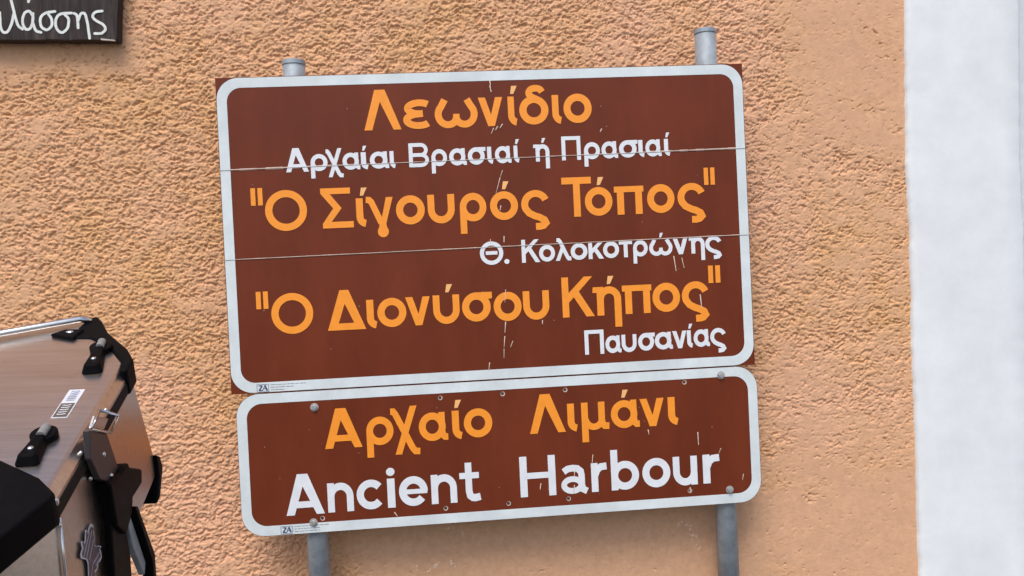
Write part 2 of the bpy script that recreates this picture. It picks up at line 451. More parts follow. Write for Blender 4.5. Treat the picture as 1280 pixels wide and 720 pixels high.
ring = lambda cx, cy, rr: st(arc(cx, cy, rr, rr, 0, 360, 44))
IOTA = lambda x: st([(x, 1)] + arc(x + .24, .345, .24, .235, 180, 262), .25)
LAM = po((0, 0), (.27, 0), (.572, .98), (1.0, 0), (1.27, 0), (.75, 1.4), (.40, 1.4))
SIG_F = st(arc(.5, .5, .375, .375, 22, 205) + [(.27, .20), (.45, .10), (.62, .04), (.78, -.05), (.83, -.16), (.74, -.25), (.62, -.275), (.48, -.275)], .24)
G = {
    'ο': (1, [ring(.5, .5, .375)]),
    'Ο': (1.43, [st(arc(.715, .70, .59, .59, 0, 360, 60))]),
    'Θ': (1.43, [st(arc(.715, .70, .59, .59, 0, 360, 60)), po((.36, .60), (1.07, .60), (1.07, .82), (.36, .82))]),
    'Λ': (1.27, [LAM]),
    'Α': (1.27, [LAM, po((.17, .24), (1.07, .24), (.99, .46), (.25, .46))]),
    'Δ': (1.33, [po((0, 0), (.30, 0), (.62, .92), (1.03, 0), (1.33, 0), (.77, 1.4), (.46, 1.4)), po((.06, 0), (1.27, 0), (1.13, .24), (.2, .24))]),
    'ε': (.95, [st(arc(.53, .71, .37, .19, 42, 262) + [(.64, .52)], .235), st([(.64, .53)] + arc(.50, .31, .385, .20, 92, 322), .235)]),
    'ω': (1.48, [st([(.36, .97)] + arc(.455, .46, .335, .36, 135, 312) + [(.735, .30)], .24), st([(1.12, .97)] + arc(1.025, .46, .335, .36, 45, -132) + [(.745, .30)], .24), po((.63, .14), (.85, .14), (.85, .47), (.63, .47))]),
    'ν': (.92, [po((0, 1), (.27, 1), (.475, .40), (.65, 1), (.92, 1), (.60, 0), (.35, 0))]),
    'ι': (.37, [IOTA(.125)]),
    'δ': (1.0, [ring(.5, .5, .375), st([(.80, 1.12), (.73, 1.22), (.58, 1.26), (.42, 1.22), (.35, 1.10), (.42, .97), (.62, .87), (.80, .72)], .23, True)]),
    'χ': (1.03, [po((.12, -.39), (.36, -.39), (.97, 1.3), (.72, 1.3)), st([(.0, 1.13), (.10, 1.13), (.18, 1.03), (.46, .45), (.76, -.18), (.86, -.30), (1.03, -.31)], .23)]),
    'α': (1.04, [st(arc(.48, .5, .36, .375, 0, 360, 44)), st([(.83, 1), (.83, .34), (.86, .19), (.93, .125), (1.04, .125)], .23)]),
    'ρ': (1.0, [ring(.5, .5, .375), po((0, .5), (.25, .5), (.25, -.42), (0, -.42))]),
    'σ': (1.06, [ring(.5, .5, .375), po((.5, .77), (1.06, .77), (1.06, 1.0), (.5, 1.0))]),
    'ς': (1.0, [SIG_F]),
    'υ': (.98, [st([(.125, 1)] + arc(.49, .48, .365, .37, 180, 360) + [(.855, 1)])]),
    'γ': (.98, [st([(.0, .93), (.12, .92), (.20, .84), (.53, .10)], .22), po((.48, -.02), (.70, .05), (.98, 1.0), (.73, 1.0)), po((.47, .12), (.69, .12), (.75, -.15), (.42, -.15)), disc(.585, -.20, .20)]),
    'Σ': (1.18, [po((0, 1.4), (1.1, 1.4), (1.1, 1.19), (.35, 1.19), (.76, .69), (.37, .22), (1.18, .22), (1.18, 0), (.04, 0), (.04, .16), (.45, .69), (0, 1.22))]),
    'Τ': (1.09, [po((0, 1.16), (1.09, 1.16), (1.09, 1.4), (0, 1.4)), po((.42, 0), (.67, 0), (.67, 1.3), (.42, 1.3))]),
    'π': (1.07, [po((0, .79), (1.07, .79), (1.07, 1), (0, 1)), po((.10, 0), (.35, 0), (.35, .9), (.10, .9)), po((.76, 0), (1.01, 0), (1.01, .9), (.76, .9))]),
    'Π': (1.18, [po((0, 0), (.24, 0), (.24, 1.4), (0, 1.4)), po((.94, 0), (1.18, 0), (1.18, 1.4), (.94, 1.4)), po((.1, 1.18), (1.08, 1.18), (1.08, 1.4), (.1, 1.4))]),
    'Β': (1.22, [po((0, 0), (.24, 0), (.24, 1.4), (0, 1.4)), st([(.12, 1.295)] + arc(.74, 1.0, .32, .295, 90, -90) + [(.12, .705)], .22), st([(.12, .705)] + arc(.74, .405, .37, .30, 90, -90) + [(.12, .105)], .22)]),
    'Κ': (1.19, [po((0, 0), (.25, 0), (.25, 1.4), (0, 1.4)), po((.2, .46), (1.15, 1.4), (.84, 1.4), (.2, .80)), po((.37, .80), (.60, .93), (1.19, 0), (.88, 0))]),
    'κ': (.98, [po((0, 0), (.25, 0), (.25, 1), (0, 1)), po((.2, .28), (.93, 1), (.62, 1), (.2, .60)), po((.31, .56), (.52, .70), (.98, 0), (.67, 0))]),
    'λ': (1.0, [st([(.10, 1.27), (.24, 1.26), (.33, 1.15), (.76, .22), (.84, .12), (1.0, .12)], .24), po((0, 0), (.26, 0), (.58, .78), (.43, .98))]),
    '.': (.3, [disc(.15, .14, .15)]),
    'τ': (.85, [po((0, .79), (.85, .79), (.85, 1), (0, 1)), po((.30, 0), (.55, 0), (.55, .9), (.30, .9))]),
    'η': (1.03, [po((.15, 0), (.40, 0), (.40, 1), (.15, 1)), po((0, .80), (.2, .80), (.2, 1), (.02, 1)), st(arc(.59, .575, .31, .31, 175, 0) + [(.90, -.42)], .25)]),
    'μ': (1.0, [po((0, -.42), (.24, -.42), (.24, 1), (0, 1)), st(arc(.45, .46, .31, .345, 190, 345), .23), st([(.735, 1), (.735, .34), (.77, .20), (.84, .13), (1.0, .125)], .24)]),
    '"': (.46, [po((0, .92), (.185, .92), (.185, 1.53), (0, 1.53)), po((.275, .92), (.46, .92), (.46, 1.53), (.275, 1.53))]),
    'n': (.95, [po((0, 0), (.25, 0), (.25, 1), (0, 1)), st(arc(.475, .53, .35, .345, 178, 0) + [(.825, 0)])]),
    'c': (.92, [st(arc(.5, .5, .375, .375, 40, 320))]),
    'i': (.25, [po((0, 0), (.25, 0), (.25, 1), (0, 1)), disc(.125, 1.23, .14)]),
    'e': (1.0, [st([(.16, .485), (.98, .485)], .16), st(arc(.5, .5, .375, .375, -3, 322))]),
    't': (.77, [st([(.345, 1.33), (.345, .36), (.38, .20), (.47, .13), (.58, .115), (.77, .15)], .25), po((0, .78), (.74, .78), (.74, .99), (0, .99))]),
    'H': (1.24, [po((0, 0), (.25, 0), (.25, 1.4), (0, 1.4)), po((.99, 0), (1.24, 0), (1.24, 1.4), (.99, 1.4)), po((.15, .62), (1.09, .62), (1.09, .83), (.15, .83))]),
    'a': (.95, [st([(.10, .77), (.24, .86), (.42, .885), (.60, .86), (.72, .76), (.745, .62), (.745, .30), (.78, .14), (.93, .06)], .23), st(arc(.41, .30, .31, .205, 0, 360, 40), .20)]),
    'r': (.58, [po((0, 0), (.25, 0), (.25, 1), (0, 1)), st([(.15, .58), (.22, .75), (.36, .86), (.58, .875)], .24)]),
    'b': (1.0, [po((0, 0), (.25, 0), (.25, 1.4), (0, 1.4)), st(arc(.5, .5, .375, .375, 0, 360, 44))]),
    'u': (.92, [st([(.125, 1)] + arc(.46, .46, .335, .345, 180, 360)), po((.67, 0), (.92, 0), (.92, 1), (.67, 1))]),
}


def sheet(bm, shape, mp, y):
    """one shape of a glyph as a flat sheet at depth y facing -Y"""
    kind = shape[0]
    if kind in 'pa':
        vs = [bm.verts.new((*mp(p)[:1], y, mp(p)[1])) for p in shape[1]]
        fc = bm.faces.new(vs)
        fc.normal_update()
        if fc.normal.y > 0: fc.normal_flip()
        return
    pts, w = shape[1], shape[2] / 2
    P = [Vector(p[:2]) for p in pts]
    Q = [P[0]]
    for p in P[1:]:
        if (p - Q[-1]).length > 1e-5: Q.append(p)
    P = Q
    closed = (P[0] - P[-1]).length < 1e-3
    if closed: P = P[:-1]
    n = len(P)
    L_, R_ = [], []
    for i in range(n):
        if closed:
            a = (P[i] - P[i - 1]).normalized(); b = (P[(i + 1) % n] - P[i]).normalized()
        else:
            a = (P[i] - P[i - 1]).normalized() if i else (P[1] - P[0]).normalized()
            b = (P[i + 1] - P[i]).normalized() if i < n - 1 else a
        t = (a + b).normalized()
        nn = Vector((-t.y, t.x))
        k = 1.0 / max(0.5, nn.dot(Vector((-a.y, a.x))))
        L_.append(P[i] + nn * w * k); R_.append(P[i] - nn * w * k)
    lv = [bm.verts.new((mp(p)[0], y, mp(p)[1])) for p in L_]
    rv = [bm.verts.new((mp(p)[0], y, mp(p)[1])) for p in R_]
    for i in range(n if closed else n - 1):
        j = (i + 1) % n
        fc = bm.faces.new((lv[i], rv[i], rv[j], lv[j]))
        fc.normal_update()
        if fc.normal.y > 0: fc.normal_flip()


def write_row(row, mat, parent, y0, label, accent_mat=None):
    words, last = [], None
    for it in row:
        if last is None or it[1] - last > 0.3 * it[4]: words.append([])
        words[-1].append(it); last = it[2]
    for wd in words:
        bm = bmesh.new()
        for g_, x0, x1, z0, xh, acc in wd:
            w, shapes = G[g_]
            h_ = xh * (1.0 if g_ not in 'οceσς' else 1.02)
            mp = lambda p: (x0 + (x1 - x0) * p[0] / w, z0 + p[1] * h_)
            y = y0
            for s in shapes:
                sheet(bm, s, mp, y)
                y -= 0.00006
            if acc is not None:
                ba = bmesh.new()
                sheet(ba, acute(acc), lambda p: (x0 + xh * p[0], z0 + p[1] * xh), y0)
                link_raw('accent_mark', ba, accent_mat or mat, parent)
        o = link_raw('lettering', bm, mat, parent)
        o['label'] = label


ROWS = {
    'a': [ ('Λ', 0.3891, 0.4894, 0.6969, 0.0782, None), ('ε', 0.4953, 0.5751, 0.6972, 0.0784, None), ('ω', 0.5813, 0.6989, 0.6975, 0.0787, None), ('ν', 0.701, 0.7682, 0.6978, 0.079, None), ('ι', 0.7826, 0.8087, 0.698, 0.0791, 0.1), ('δ', 0.814, 0.8951, 0.6982, 0.0793, None), ('ι', 0.9054, 0.9324, 0.6984, 0.0795, None), ('ο', 0.9371, 1.0161, 0.6986, 0.0796, None) ],
    'b': [ ('Α', 0.175, 0.2354, 0.5914, 0.046, None), ('ρ', 0.2408, 0.2862, 0.5917, 0.0461, None), ('χ', 0.2821, 0.3276, 0.5919, 0.0461, None), ('α', 0.3265, 0.3734, 0.5921, 0.0462, None), ('ι', 0.3758, 0.3962, 0.5922, 0.0463, 0.1), ('α', 0.3999, 0.4511, 0.5924, 0.0463, None), ('ι', 0.4534, 0.4696, 0.5925, 0.0464, None), ('Β', 0.5055, 0.5597, 0.5928, 0.0465, None), ('ρ', 0.5665, 0.6094, 0.5931, 0.0466, None), ('α', 0.6154, 0.6629, 0.5933, 0.0467, None), ('σ', 0.6664, 0.7155, 0.5935, 0.0468, None), ('ι', 0.7198, 0.7368, 0.5946, 0.0468, None), ('α', 0.7414, 0.7863, 0.5948, 0.0469, None), ('ι', 0.7931, 0.8088, 0.5951, 0.047, 0.1), ('η', 0.8473, 0.8925, 0.5957, 0.0471, 0.5), ('Π', 0.9266, 0.9799, 0.5964, 0.0472, None), ('ρ', 0.9891, 1.0339, 0.5968, 0.0473, None), ('α', 1.0385, 1.0844, 0.5972, 0.0474, None), ('σ', 1.0879, 1.1407, 0.5977, 0.0475, None), ('ι', 1.1428, 1.1605, 0.598, 0.0475, None), ('α', 1.1627, 1.2081, 0.5982, 0.0476, None), ('ι', 1.2159, 1.2332, 0.5986, 0.0476, 0.1) ],
    'c': [ ('"', 0.0775, 0.1089, 0.4344, 0.0769, None), ('Ο', 0.1137, 0.225, 0.4349, 0.0771, None), ('Σ', 0.2624, 0.348, 0.4358, 0.0775, None), ('ι', 0.3563, 0.3842, 0.4362, 0.0776, 0.15), ('γ', 0.3833, 0.4561, 0.4365, 0.0778, None), ('ο', 0.4636, 0.5417, 0.4371, 0.078, None), ('υ', 0.5498, 0.6235, 0.4376, 0.0782, None), ('ρ', 0.6374, 0.7105, 0.4382, 0.0785, None), ('ο', 0.7208, 0.7982, 0.4385, 0.0776, 0.45), ('ς', 0.8067, 0.8873, 0.4388, 0.0778, None), ('Τ', 0.9215, 1.0044, 0.4391, 0.0782, None), ('ο', 0.985, 1.0626, 0.4393, 0.0783, 0.45), ('π', 1.068, 1.1516, 0.4396, 0.0786, None), ('ο', 1.161, 1.239, 0.4399, 0.0788, None), ('ς', 1.2472, 1.3297, 0.4402, 0.079, None), ('"', 1.3259, 1.3568, 0.4403, 0.0792, None) ],
    'd': [ ('Θ', 0.6866, 0.7512, 0.3173, 0.0451, None), ('.', 0.7529, 0.7673, 0.3177, 0.0452, None), ('Κ', 0.8021, 0.853, 0.3182, 0.0453, None), ('ο', 0.8503, 0.8949, 0.3186, 0.0454, None), ('λ', 0.896, 0.9398, 0.319, 0.0455, None), ('ο', 0.9387, 0.9858, 0.3194, 0.0455, None), ('κ', 0.9887, 1.0316, 0.3198, 0.0456, None), ('ο', 1.0299, 1.0751, 0.3201, 0.0457, None), ('τ', 1.0751, 1.1126, 0.3204, 0.0457, None), ('ρ', 1.1148, 1.1564, 0.3208, 0.0458, None), ('ω', 1.1605, 1.2271, 0.3213, 0.0459, 0.65), ('ν', 1.2283, 1.2709, 0.3217, 0.046, None), ('η', 1.2742, 1.3198, 0.3221, 0.046, None), ('ς', 1.3209, 1.3699, 0.3225, 0.0461, None) ],
    'e': [ ('"', 0.0776, 0.1096, 0.1551, 0.0771, None), ('Ο', 0.1161, 0.2276, 0.1562, 0.0773, None), ('Δ', 0.2646, 0.3676, 0.158, 0.0777, None), ('ι', 0.3706, 0.3991, 0.1589, 0.0779, None), ('ο', 0.3996, 0.4781, 0.1596, 0.0781, None), ('ν', 0.4764, 0.5433, 0.1605, 0.0783, None), ('υ', 0.5512, 0.6239, 0.1615, 0.0785, 0.45), ('σ', 0.6305, 0.7141, 0.1626, 0.0787, None), ('ο', 0.7175, 0.795, 0.1598, 0.0789, None), ('υ', 0.7993, 0.8723, 0.1603, 0.0792, None), ('Κ', 0.9086, 0.9987, 0.1609, 0.0795, None), ('η', 0.9942, 1.0751, 0.1613, 0.0797, 0.52), ('π', 1.0779, 1.1616, 0.1618, 0.0799, None), ('ο', 1.1637, 1.2424, 0.1622, 0.0802, None), ('ς', 1.2472, 1.3276, 0.1626, 0.0804, None), ('"', 1.3261, 1.3605, 0.1629, 0.0805, None) ],
    'f': [ ('Π', 0.9661, 1.0204, 0.0545, 0.0485, None), ('α', 1.0245, 1.0692, 0.0553, 0.0486, None), ('υ', 1.0704, 1.1129, 0.056, 0.0486, None), ('σ', 1.1171, 1.1654, 0.0567, 0.0487, None), ('α', 1.165, 1.2158, 0.0574, 0.0488, None), ('ν', 1.2153, 1.256, 0.0581, 0.0489, None), ('ι', 1.2572, 1.2739, 0.0585, 0.0489, 0.1), ('α', 1.2762, 1.3223, 0.059, 0.049, None), ('ς', 1.3236, 1.3709, 0.0597, 0.0491, None) ],
    'g': [ ('Α', 0.2411, 0.3418, -0.1627, 0.0777, None), ('ρ', 0.3537, 0.4273, -0.1611, 0.0779, None), ('χ', 0.4208, 0.4976, -0.16, 0.0781, None), ('α', 0.4968, 0.5758, -0.1588, 0.0783, None), ('ι', 0.588, 0.6163, -0.1577, 0.0785, 0.1), ('ο', 0.6201, 0.6986, -0.1568, 0.0787, None), ('Λ', 0.8017, 0.9022, -0.1568, 0.0775, None), ('ι', 0.9082, 0.9369, -0.1567, 0.0777, None), ('μ', 0.9475, 1.025, -0.1565, 0.0779, None), ('α', 1.031, 1.1116, -0.1563, 0.0781, 0.4), ('ν', 1.1132, 1.1823, -0.1562, 0.0783, None), ('ι', 1.1933, 1.2232, -0.156, 0.0785, None) ],
    'h': [ ('Α', 0.1293, 0.2319, -0.3375, 0.0795, None), ('n', 0.241, 0.3107, -0.3364, 0.0798, None), ('c', 0.3192, 0.3909, -0.3354, 0.08, None), ('i', 0.4026, 0.4233, -0.3347, 0.0801, None), ('e', 0.4341, 0.5127, -0.334, 0.0803, None), ('n', 0.5221, 0.5925, -0.3329, 0.0805, None), ('t', 0.6006, 0.6568, -0.3321, 0.0807, None), ('H', 0.7678, 0.8674, -0.3309, 0.0803, None), ('a', 0.8823, 0.9561, -0.3303, 0.0806, None), ('r', 0.9675, 1.0116, -0.3298, 0.0808, None), ('b', 1.0236, 1.1027, -0.3293, 0.081, None), ('ο', 1.1123, 1.1922, -0.3287, 0.0812, None), ('u', 1.2003, 1.2699, -0.3281, 0.0815, None), ('r', 1.286, 1.3343, -0.3276, 0.0817, None) ],
}


def rrect(x0, z0, x1, z1, rad, n=10):
    out = []
    for cx, cz, a in ((x1 - rad, z1 - rad, 0), (x0 + rad, z1 - rad, 90), (x0 + rad, z0 + rad, 180), (x1 - rad, z0 + rad, 270)):
        out += [(cx + rad * math.cos(R(a + 90 * i / n)), cz + rad * math.sin(R(a + 90 * i / n))) for i in range(n + 1)]
    return out


XZ = lambda u_, v_, d: Vector((u_, d, v_))


def border(parent, x0, z0, x1, z1, rad, w, y):
    bm = bmesh.new()
    a = rrect(x0, z0, x1, z1, rad); b = rrect(x0 + w, z0 + w, x1 - w, z1 - w, rad - w * .75)
    va = [bm.verts.new((p[0], y, p[1])) for p in a]; vb = [bm.verts.new((p[0], y, p[1])) for p in b]
    n = len(va)
    for i in range(n):
        fc = bm.faces.new((va[i], vb[i], vb[(i + 1) % n], va[(i + 1) % n]))
        fc.normal_update()
        if fc.normal.y > 0: fc.normal_flip()
    return link_raw('border', bm, M['border'], parent)


def strip(bm, a, b, w, y, taper=1.0):
    a, b = Vector(a), Vector(b)
    t = (b - a).normalized(); nn = Vector((-t.y, t.x)) * w / 2
    q = [a + nn, a - nn, b - nn * taper, b + nn * taper]
    fc = bm.faces.new([bm.verts.new((p.x, y, p.y)) for p in q])
    fc.normal_update()
    if fc.normal.y > 0: fc.normal_flip()


sign = tag(empty('road_sign', (0, 0, GROUND)), 'brown tourist road sign of two bordered Greek lettered panels on two grey posts', 'road sign')
sign_off = Vector((0, 0, -GROUND))


def sub(o):
    return o


def panel(pts, label):
    bm = bmesh.new()
    prism(bm, pts, 0.0, 0.006, XZ, 0.0)
    o = link('sign_panel', bm, M['brown'], sign)
    o.location = sign_off
    o['label'] = label
    return o


up = panel([(0, 0), (1.45, 0), (1.45, .8505), (0, .8505)], 'large upper brown panel with orange and white Greek lettering')
lo = panel(rrect(.0095, -.3890, 1.4538, -.0018, .062), 'lower brown panel with rounded corners reading Ancient Harbour')
border(up, .0015, .0015, 1.4485, .849, .058, .0265, -.0006)
border(lo, .0105, -.3880, 1.4528, -.0028, .061, .0265, -.0006)

write_row(ROWS['a'], M['orange'], up, -.0010, 'large orange Greek lettering of the top row', M['cream'])
write_row(ROWS['b'], M['white'], up, -.0010, 'small white Greek lettering crossed by the upper seam')
write_row(ROWS['c'], M['orange'], up, -.0010, 'large orange quoted lettering between the two seams', M['cream'])
write_row(ROWS['d'], M['white'], up, -.0010, 'small white lettering crossed by the lower seam')
write_row(ROWS['e'], M['orange'], up, -.0010, 'large orange quoted lettering below the lower seam', M['cream'])
write_row(ROWS['f'], M['white'], up, -.0010, 'small white lettering at the bottom right')
write_row(ROWS['g'], M['orange'], lo, -.0010, 'orange Greek lettering', M['cream'])
write_row(ROWS['h'], M['white'], lo, -.0010, 'white English lettering')

# the upper panel is three boards: open joints with pale chipped edges
for (z0, z1, wl_, wr) in ((.6032, .6128, .0060, .0062), (.3625, .3688, .0034, .0036)):
    bm = bmesh.new()
    N_ = 60
    for k in range(N_):
        x0_, x1_ = 0.028 + 1.394 * k / N_, 0.028 + 1.394 * (k + 1) / N_
        w_ = (wl_ if k < 14 else (wr if k > 46 else .0030)) * random.uniform(.55, 1.0)
        strip(bm, (x0_, z0 + (z1 - z0) * k / N_), (x1_, z0 + (z1 - z0) * (k + 1) / N_), w_, -.0008)
    link_raw('joint_edge', bm, M['seam'], up)
    bm = bmesh.new()
    strip(bm, (.001, z0 - .0012), (1.449, z1 - .0012), .0011, -.00145)
    link_raw('joint_gap', bm, M['dark'], up)

SCR_UP = [(0.6991, 0.048, 0.6958, 0.0261), (0.7529, 0.2466, 0.749, 0.2114), (0.7487, 0.1583, 0.745, 0.1275), (0.7446, 0.1186, 0.7409, 0.0878), (0.7407, 0.0834, 0.7394, 0.0569), (0.7661, 0.1042, 0.7586, 0.0868), (0.7597, 0.5752, 0.7521, 0.5557), (0.7521, 0.5557, 0.739, 0.5121), (0.7506, 0.4786, 0.7478, 0.4654), (0.7362, 0.8245, 0.7377, 0.8091), (0.7355, 0.8091, 0.7391, 0.7915), (0.741, 0.6925, 0.7336, 0.6774), (0.7522, 0.6965, 0.7451, 0.6858), (1.2294, 0.3178, 1.2344, 0.2749), (1.2521, 0.3123, 1.2577, 0.2828), (1.3002, 0.2065, 1.3031, 0.168), (0.7555, 0.3945, 0.7546, 0.3769), (0.7175, 0.3873, 0.717, 0.3763), (0.7658, 0.7027, 0.7586, 0.6919), (1.0416, 0.6804, 1.0367, 0.6717), (0.851, 0.1574, 0.8505, 0.1463)]
SCR_LO = [(1.2758, -0.1807, 1.2765, -0.217), (1.3406, -0.2302, 1.333, -0.2455), (1.4022, -0.3069, 1.3991, -0.3249), (0.9747, -0.2247, 0.9713, -0.2491), (0.919, -0.3061, 0.9156, -0.3306), (0.8252, -0.2953, 0.8221, -0.313), (0.9209, -0.266, 0.9198, -0.2883), (0.4188, -0.3472, 0.4269, -0.3588), (1.1342, -0.1651, 1.1359, -0.1788), (1.247, -.335, 1.2465, -.352)]
def one_scratch(par, a, b, w, y, tp):
    bm = bmesh.new()
    strip(bm, a, b, w, y, tp)
    link_raw('scratch', bm, M['scratch'], par)


for par, lst in ((up, SCR_UP), (lo, SCR_LO)):
    for a, b, c, d in lst:
        one_scratch(par, (a, b), (c, d), random.uniform(.0020, .0036), -.0016, random.uniform(.2, .7))
    rs = random.Random(5 if par is up else 6)
    for k in range(16):                                   # tiny chips
        x, z = rs.uniform(.08, 1.38), (rs.uniform(.06, .80) if par is up else rs.uniform(-.34, -.05))
        a = rs.uniform(1.0, 2.1); q = rs.uniform(.001, .0035)
        one_scratch(par, (x, z), (x + q * math.cos(a), z + q * math.sin(a)), .0012, -.0017, .5)

# maker's labels on the borders
for par, x, z, slope in ((up, .0725, .0045, 0.004), (lo, .1165, -.3838, 0.006)):
    bm = bmesh.new()
    s = .0165
    A_ = lambda p: (x + p[0] * s, z + p[1] * s)
    Zs = [st([(.05, .88), (.62, .88)], .16), st([(.60, .86), (.08, .14)], .22), st([(.05, .12), (.68, .12)], .16),
          st([(.62, .06), (1.02, .95)], .10), st([(1.02, .95), (1.38, .06)], .26), st([(.70, .38), (1.1, .38)], .10)]
    y = -.0010
    for s_ in Zs:
        sheet(bm, s_, A_, y); y -= .00006
    for a, b in (((-.25, -.1), (-.25, 1.1)), ((1.62, -.1), (1.62, 1.1)), ((-.25, 1.1), (1.62, 1.1)), ((-.25, -.1), (1.62, -.1))):
        sheet(bm, st([a, b], .06), A_, y); y -= .00003
    o = link_raw('maker_mark', bm, M['ink'], par)
    bm = bmesh.new()
    for k, ln in enumerate((7.4, 5.6, 4.2) if par is up else (6.9, 5.4, 5.8)):
        xx = 1.95
        while xx < ln:
            d = random.uniform(.25, .8)
            sheet(bm, st([(xx, .98 - k * .42), (xx + d, .98 - k * .42 + .004)], .10), A_, -.0010)
            xx += d + random.uniform(.05, .16)
    link_raw('small_print', bm, M['greyink'], par)

# bolts and open holes of the lower panel
for x, z in ((.2178, -.0471), (.2, -.3603), (1.3498, -.0244), (1.3608, -.3496)):
    bm = bmesh.new()
    prism(bm, arc(0, 0, .0112, .0112, 0, 345, 24), -.0022, -.0007, XZ, .0005)
    prism(bm, arc(0, 0, .0074, .0074, 15, 315, 6), -.0085, -.0022, XZ, .0008)
    o = link('bolt', bm, M['bolt'], lo)
    o.location = (x, 0, z)
for x, z in ((.5582, -.0411), (.7303, -.0402), (.9045, -.0392), (1.2431, -.0375), (.2241, -.35), (.5588, -.346), (.9004, -.3429), (1.2454, -.344), (.7325, -.3447)):
    bm = bmesh.new()
    q = arc(x, z, .0046, .0046, 0, 330, 14); q2 = arc(x + .0008, z - .0008, .0064, .0064, 0, 330, 14)
    va = [bm.verts.new((p[0], -.0008, p[1])) for p in q]; vb = [bm.verts.new((p[0], -.0009, p[1])) for p in q2]
    for i in range(len(va)):
        fc = bm.faces.new((va[i], va[(i + 1) % len(va)], vb[(i + 1) % len(va)], vb[i])); fc.normal_update()
        if fc.normal.y > 0: fc.normal_flip()
    rim = link_raw('hole_rim', bm, M['seam'], lo)
    bm = bmesh.new()
    fc = bm.faces.new([bm.verts.new((p[0], -.00095, p[1])) for p in q]); fc.normal_update()
    if fc.normal.y > 0: fc.normal_flip()
    link_raw('bolt_hole', bm, M['dark'], lo)

# posts, with back rails that carry the panels
for x, top in ((.2029, .9016), (1.3607, .9598)):
    bm = bmesh.new()
    tube(bm, [(x, .040, -GROUND + GROUND), (x, .040, -GROUND + top - .004)], .0302, 28)
    p = link('post', bm, M['galv'], sign, smooth=True)
    for pl in p.data.polygons:
        if len(pl.vertices) > 4: pl.use_smooth = False
    bm = bmesh.new()
    zt = -GROUND + top
    tube(bm, [(x, .040, zt - .0125), (x, .040, zt - .002), (x, .040, zt)], [.0318, .0318, .0290], 28)
    c = link('cap', bm, M['galv'], p)
for par, z in ((up, .72), (up, .16), (lo, -.075), (lo, -.325)):
    bm = bmesh.new()
    prism(bm, [(.12, z - .012), (1.40, z - .012), (1.40, z + .012), (.12, z + .012)], .0062, .0092, XZ)
    link('back_rail', bm, M['alu_back'], par)

# ------------------------------------------------------------------ wooden board, upper left
wood = M['wood'] = wood_material()
board = tag(empty('wooden_sign', (-.2633, .095, .9733)), 'dark weathered wooden board with white handwritten Greek letters on the stucco wall', 'wooden sign')
tilt = math.atan2(-.0100, .3185)


def bo(p):
    return (p[0] + .2633, p[1] - .9733)


bm = bmesh.new()
rb = random.Random(2)
out = [(-.2768, .9790), (-.2743, .9830), (-.2722, 1.01), (-.2695, 1.05), (-.2655, 1.0889), (-.257, 1.2), (-1.25, 1.235)]
n_ = 40
low = [(-1.25 + .973 * k / n_, 1.0080 - .0292 * k / n_ + rb.uniform(-.0012, .0012)) for k in range(n_)]
prism(bm, [bo(p) for p in out + low], -.023, .016, XZ, .0012)
link('board', bm, wood, board)
HAND = [
    [(-.5767, 1.06), (-.5766, 1.0241), (-.5711, 1.0084), (-.5593, 1.0088), (-.5487, 1.0271), (-.5408, 1.0548)],
    [(-.5500, 1.118), (-.5423, 1.079), (-.5322, 1.0286), (-.5197, 1.0146)],
    [(-.4975, 1.098), (-.5005, 1.0880)],
    [(-.4916, 1.0511), (-.5003, 1.0625), (-.5128, 1.056), (-.5186, 1.0346), (-.5125, 1.0159), (-.5022, 1.0142), (-.4935, 1.0288), (-.4899, 1.0563)],
    [(-.4926, 1.034), (-.4852, 1.0101), (-.4718, 1.0045)],
    [(-.4324, 1.060), (-.4565, 1.0567), (-.4708, 1.044), (-.4709, 1.0216), (-.4571, 1.0109), (-.4437, 1.021), (-.4427, 1.0396), (-.4505, 1.0539)],
    [(-.3894, 1.0550), (-.419, 1.0525), (-.4313, 1.0375), (-.431, 1.0151), (-.418, 1.0025), (-.4022, 1.0144), (-.3981, 1.0386), (-.4082, 1.0523)],
    [(-.3828, 1.0539), (-.3753, 1.0463), (-.3741, 1.0138)],
    [(-.373, 1.0343), (-.3641, 1.0528), (-.3541, 1.0507), (-.3489, 1.0263), (-.3455, .9850)],
    [(-.3084, 1.0583), (-.3267, 1.0557), (-.3342, 1.0439), (-.3261, 1.0332), (-.3078, 1.0216), (-.3027, 1.0084), (-.3134, .9981), (-.3316, .9975)],
]
bm = bmesh.new()
y = -.0236
for hs_ in HAND:
    pts = [tuple(p)[:2] for p in smooth_line([(*bo(p), 0) for p in hs_], 5)]
    pts = [(p[0] + rb.uniform(-.0003, .0003), p[1] + rb.uniform(-.0003, .0003)) for p in pts]
    sheet(bm, ('s', pts, .0072), lambda p: p, y)
    for e_ in (pts[0], pts[-1]):
        y -= .00004
        sheet(bm, ('p', arc(e_[0], e_[1], .0035, .0035, 0, 340, 14)), lambda p: p, y)
    y -= .00005
link_raw('lettering', bm, M['paint'], board)
bm = bmesh.new()
c0, c1 = Vector((*bo((-.3166, .9830)), 0)), Vector((*bo((-.2790, .9785)), 0))
prism(bm, [(c0.x, c0.y + .0016), (c0.x, c0.y - .0030), (c1.x, c1.y - .0020), (c1.x, c1.y + .0008)], -.0242, -.0180, XZ, .0004)
link('splinter', bm, M['splinter'], board)

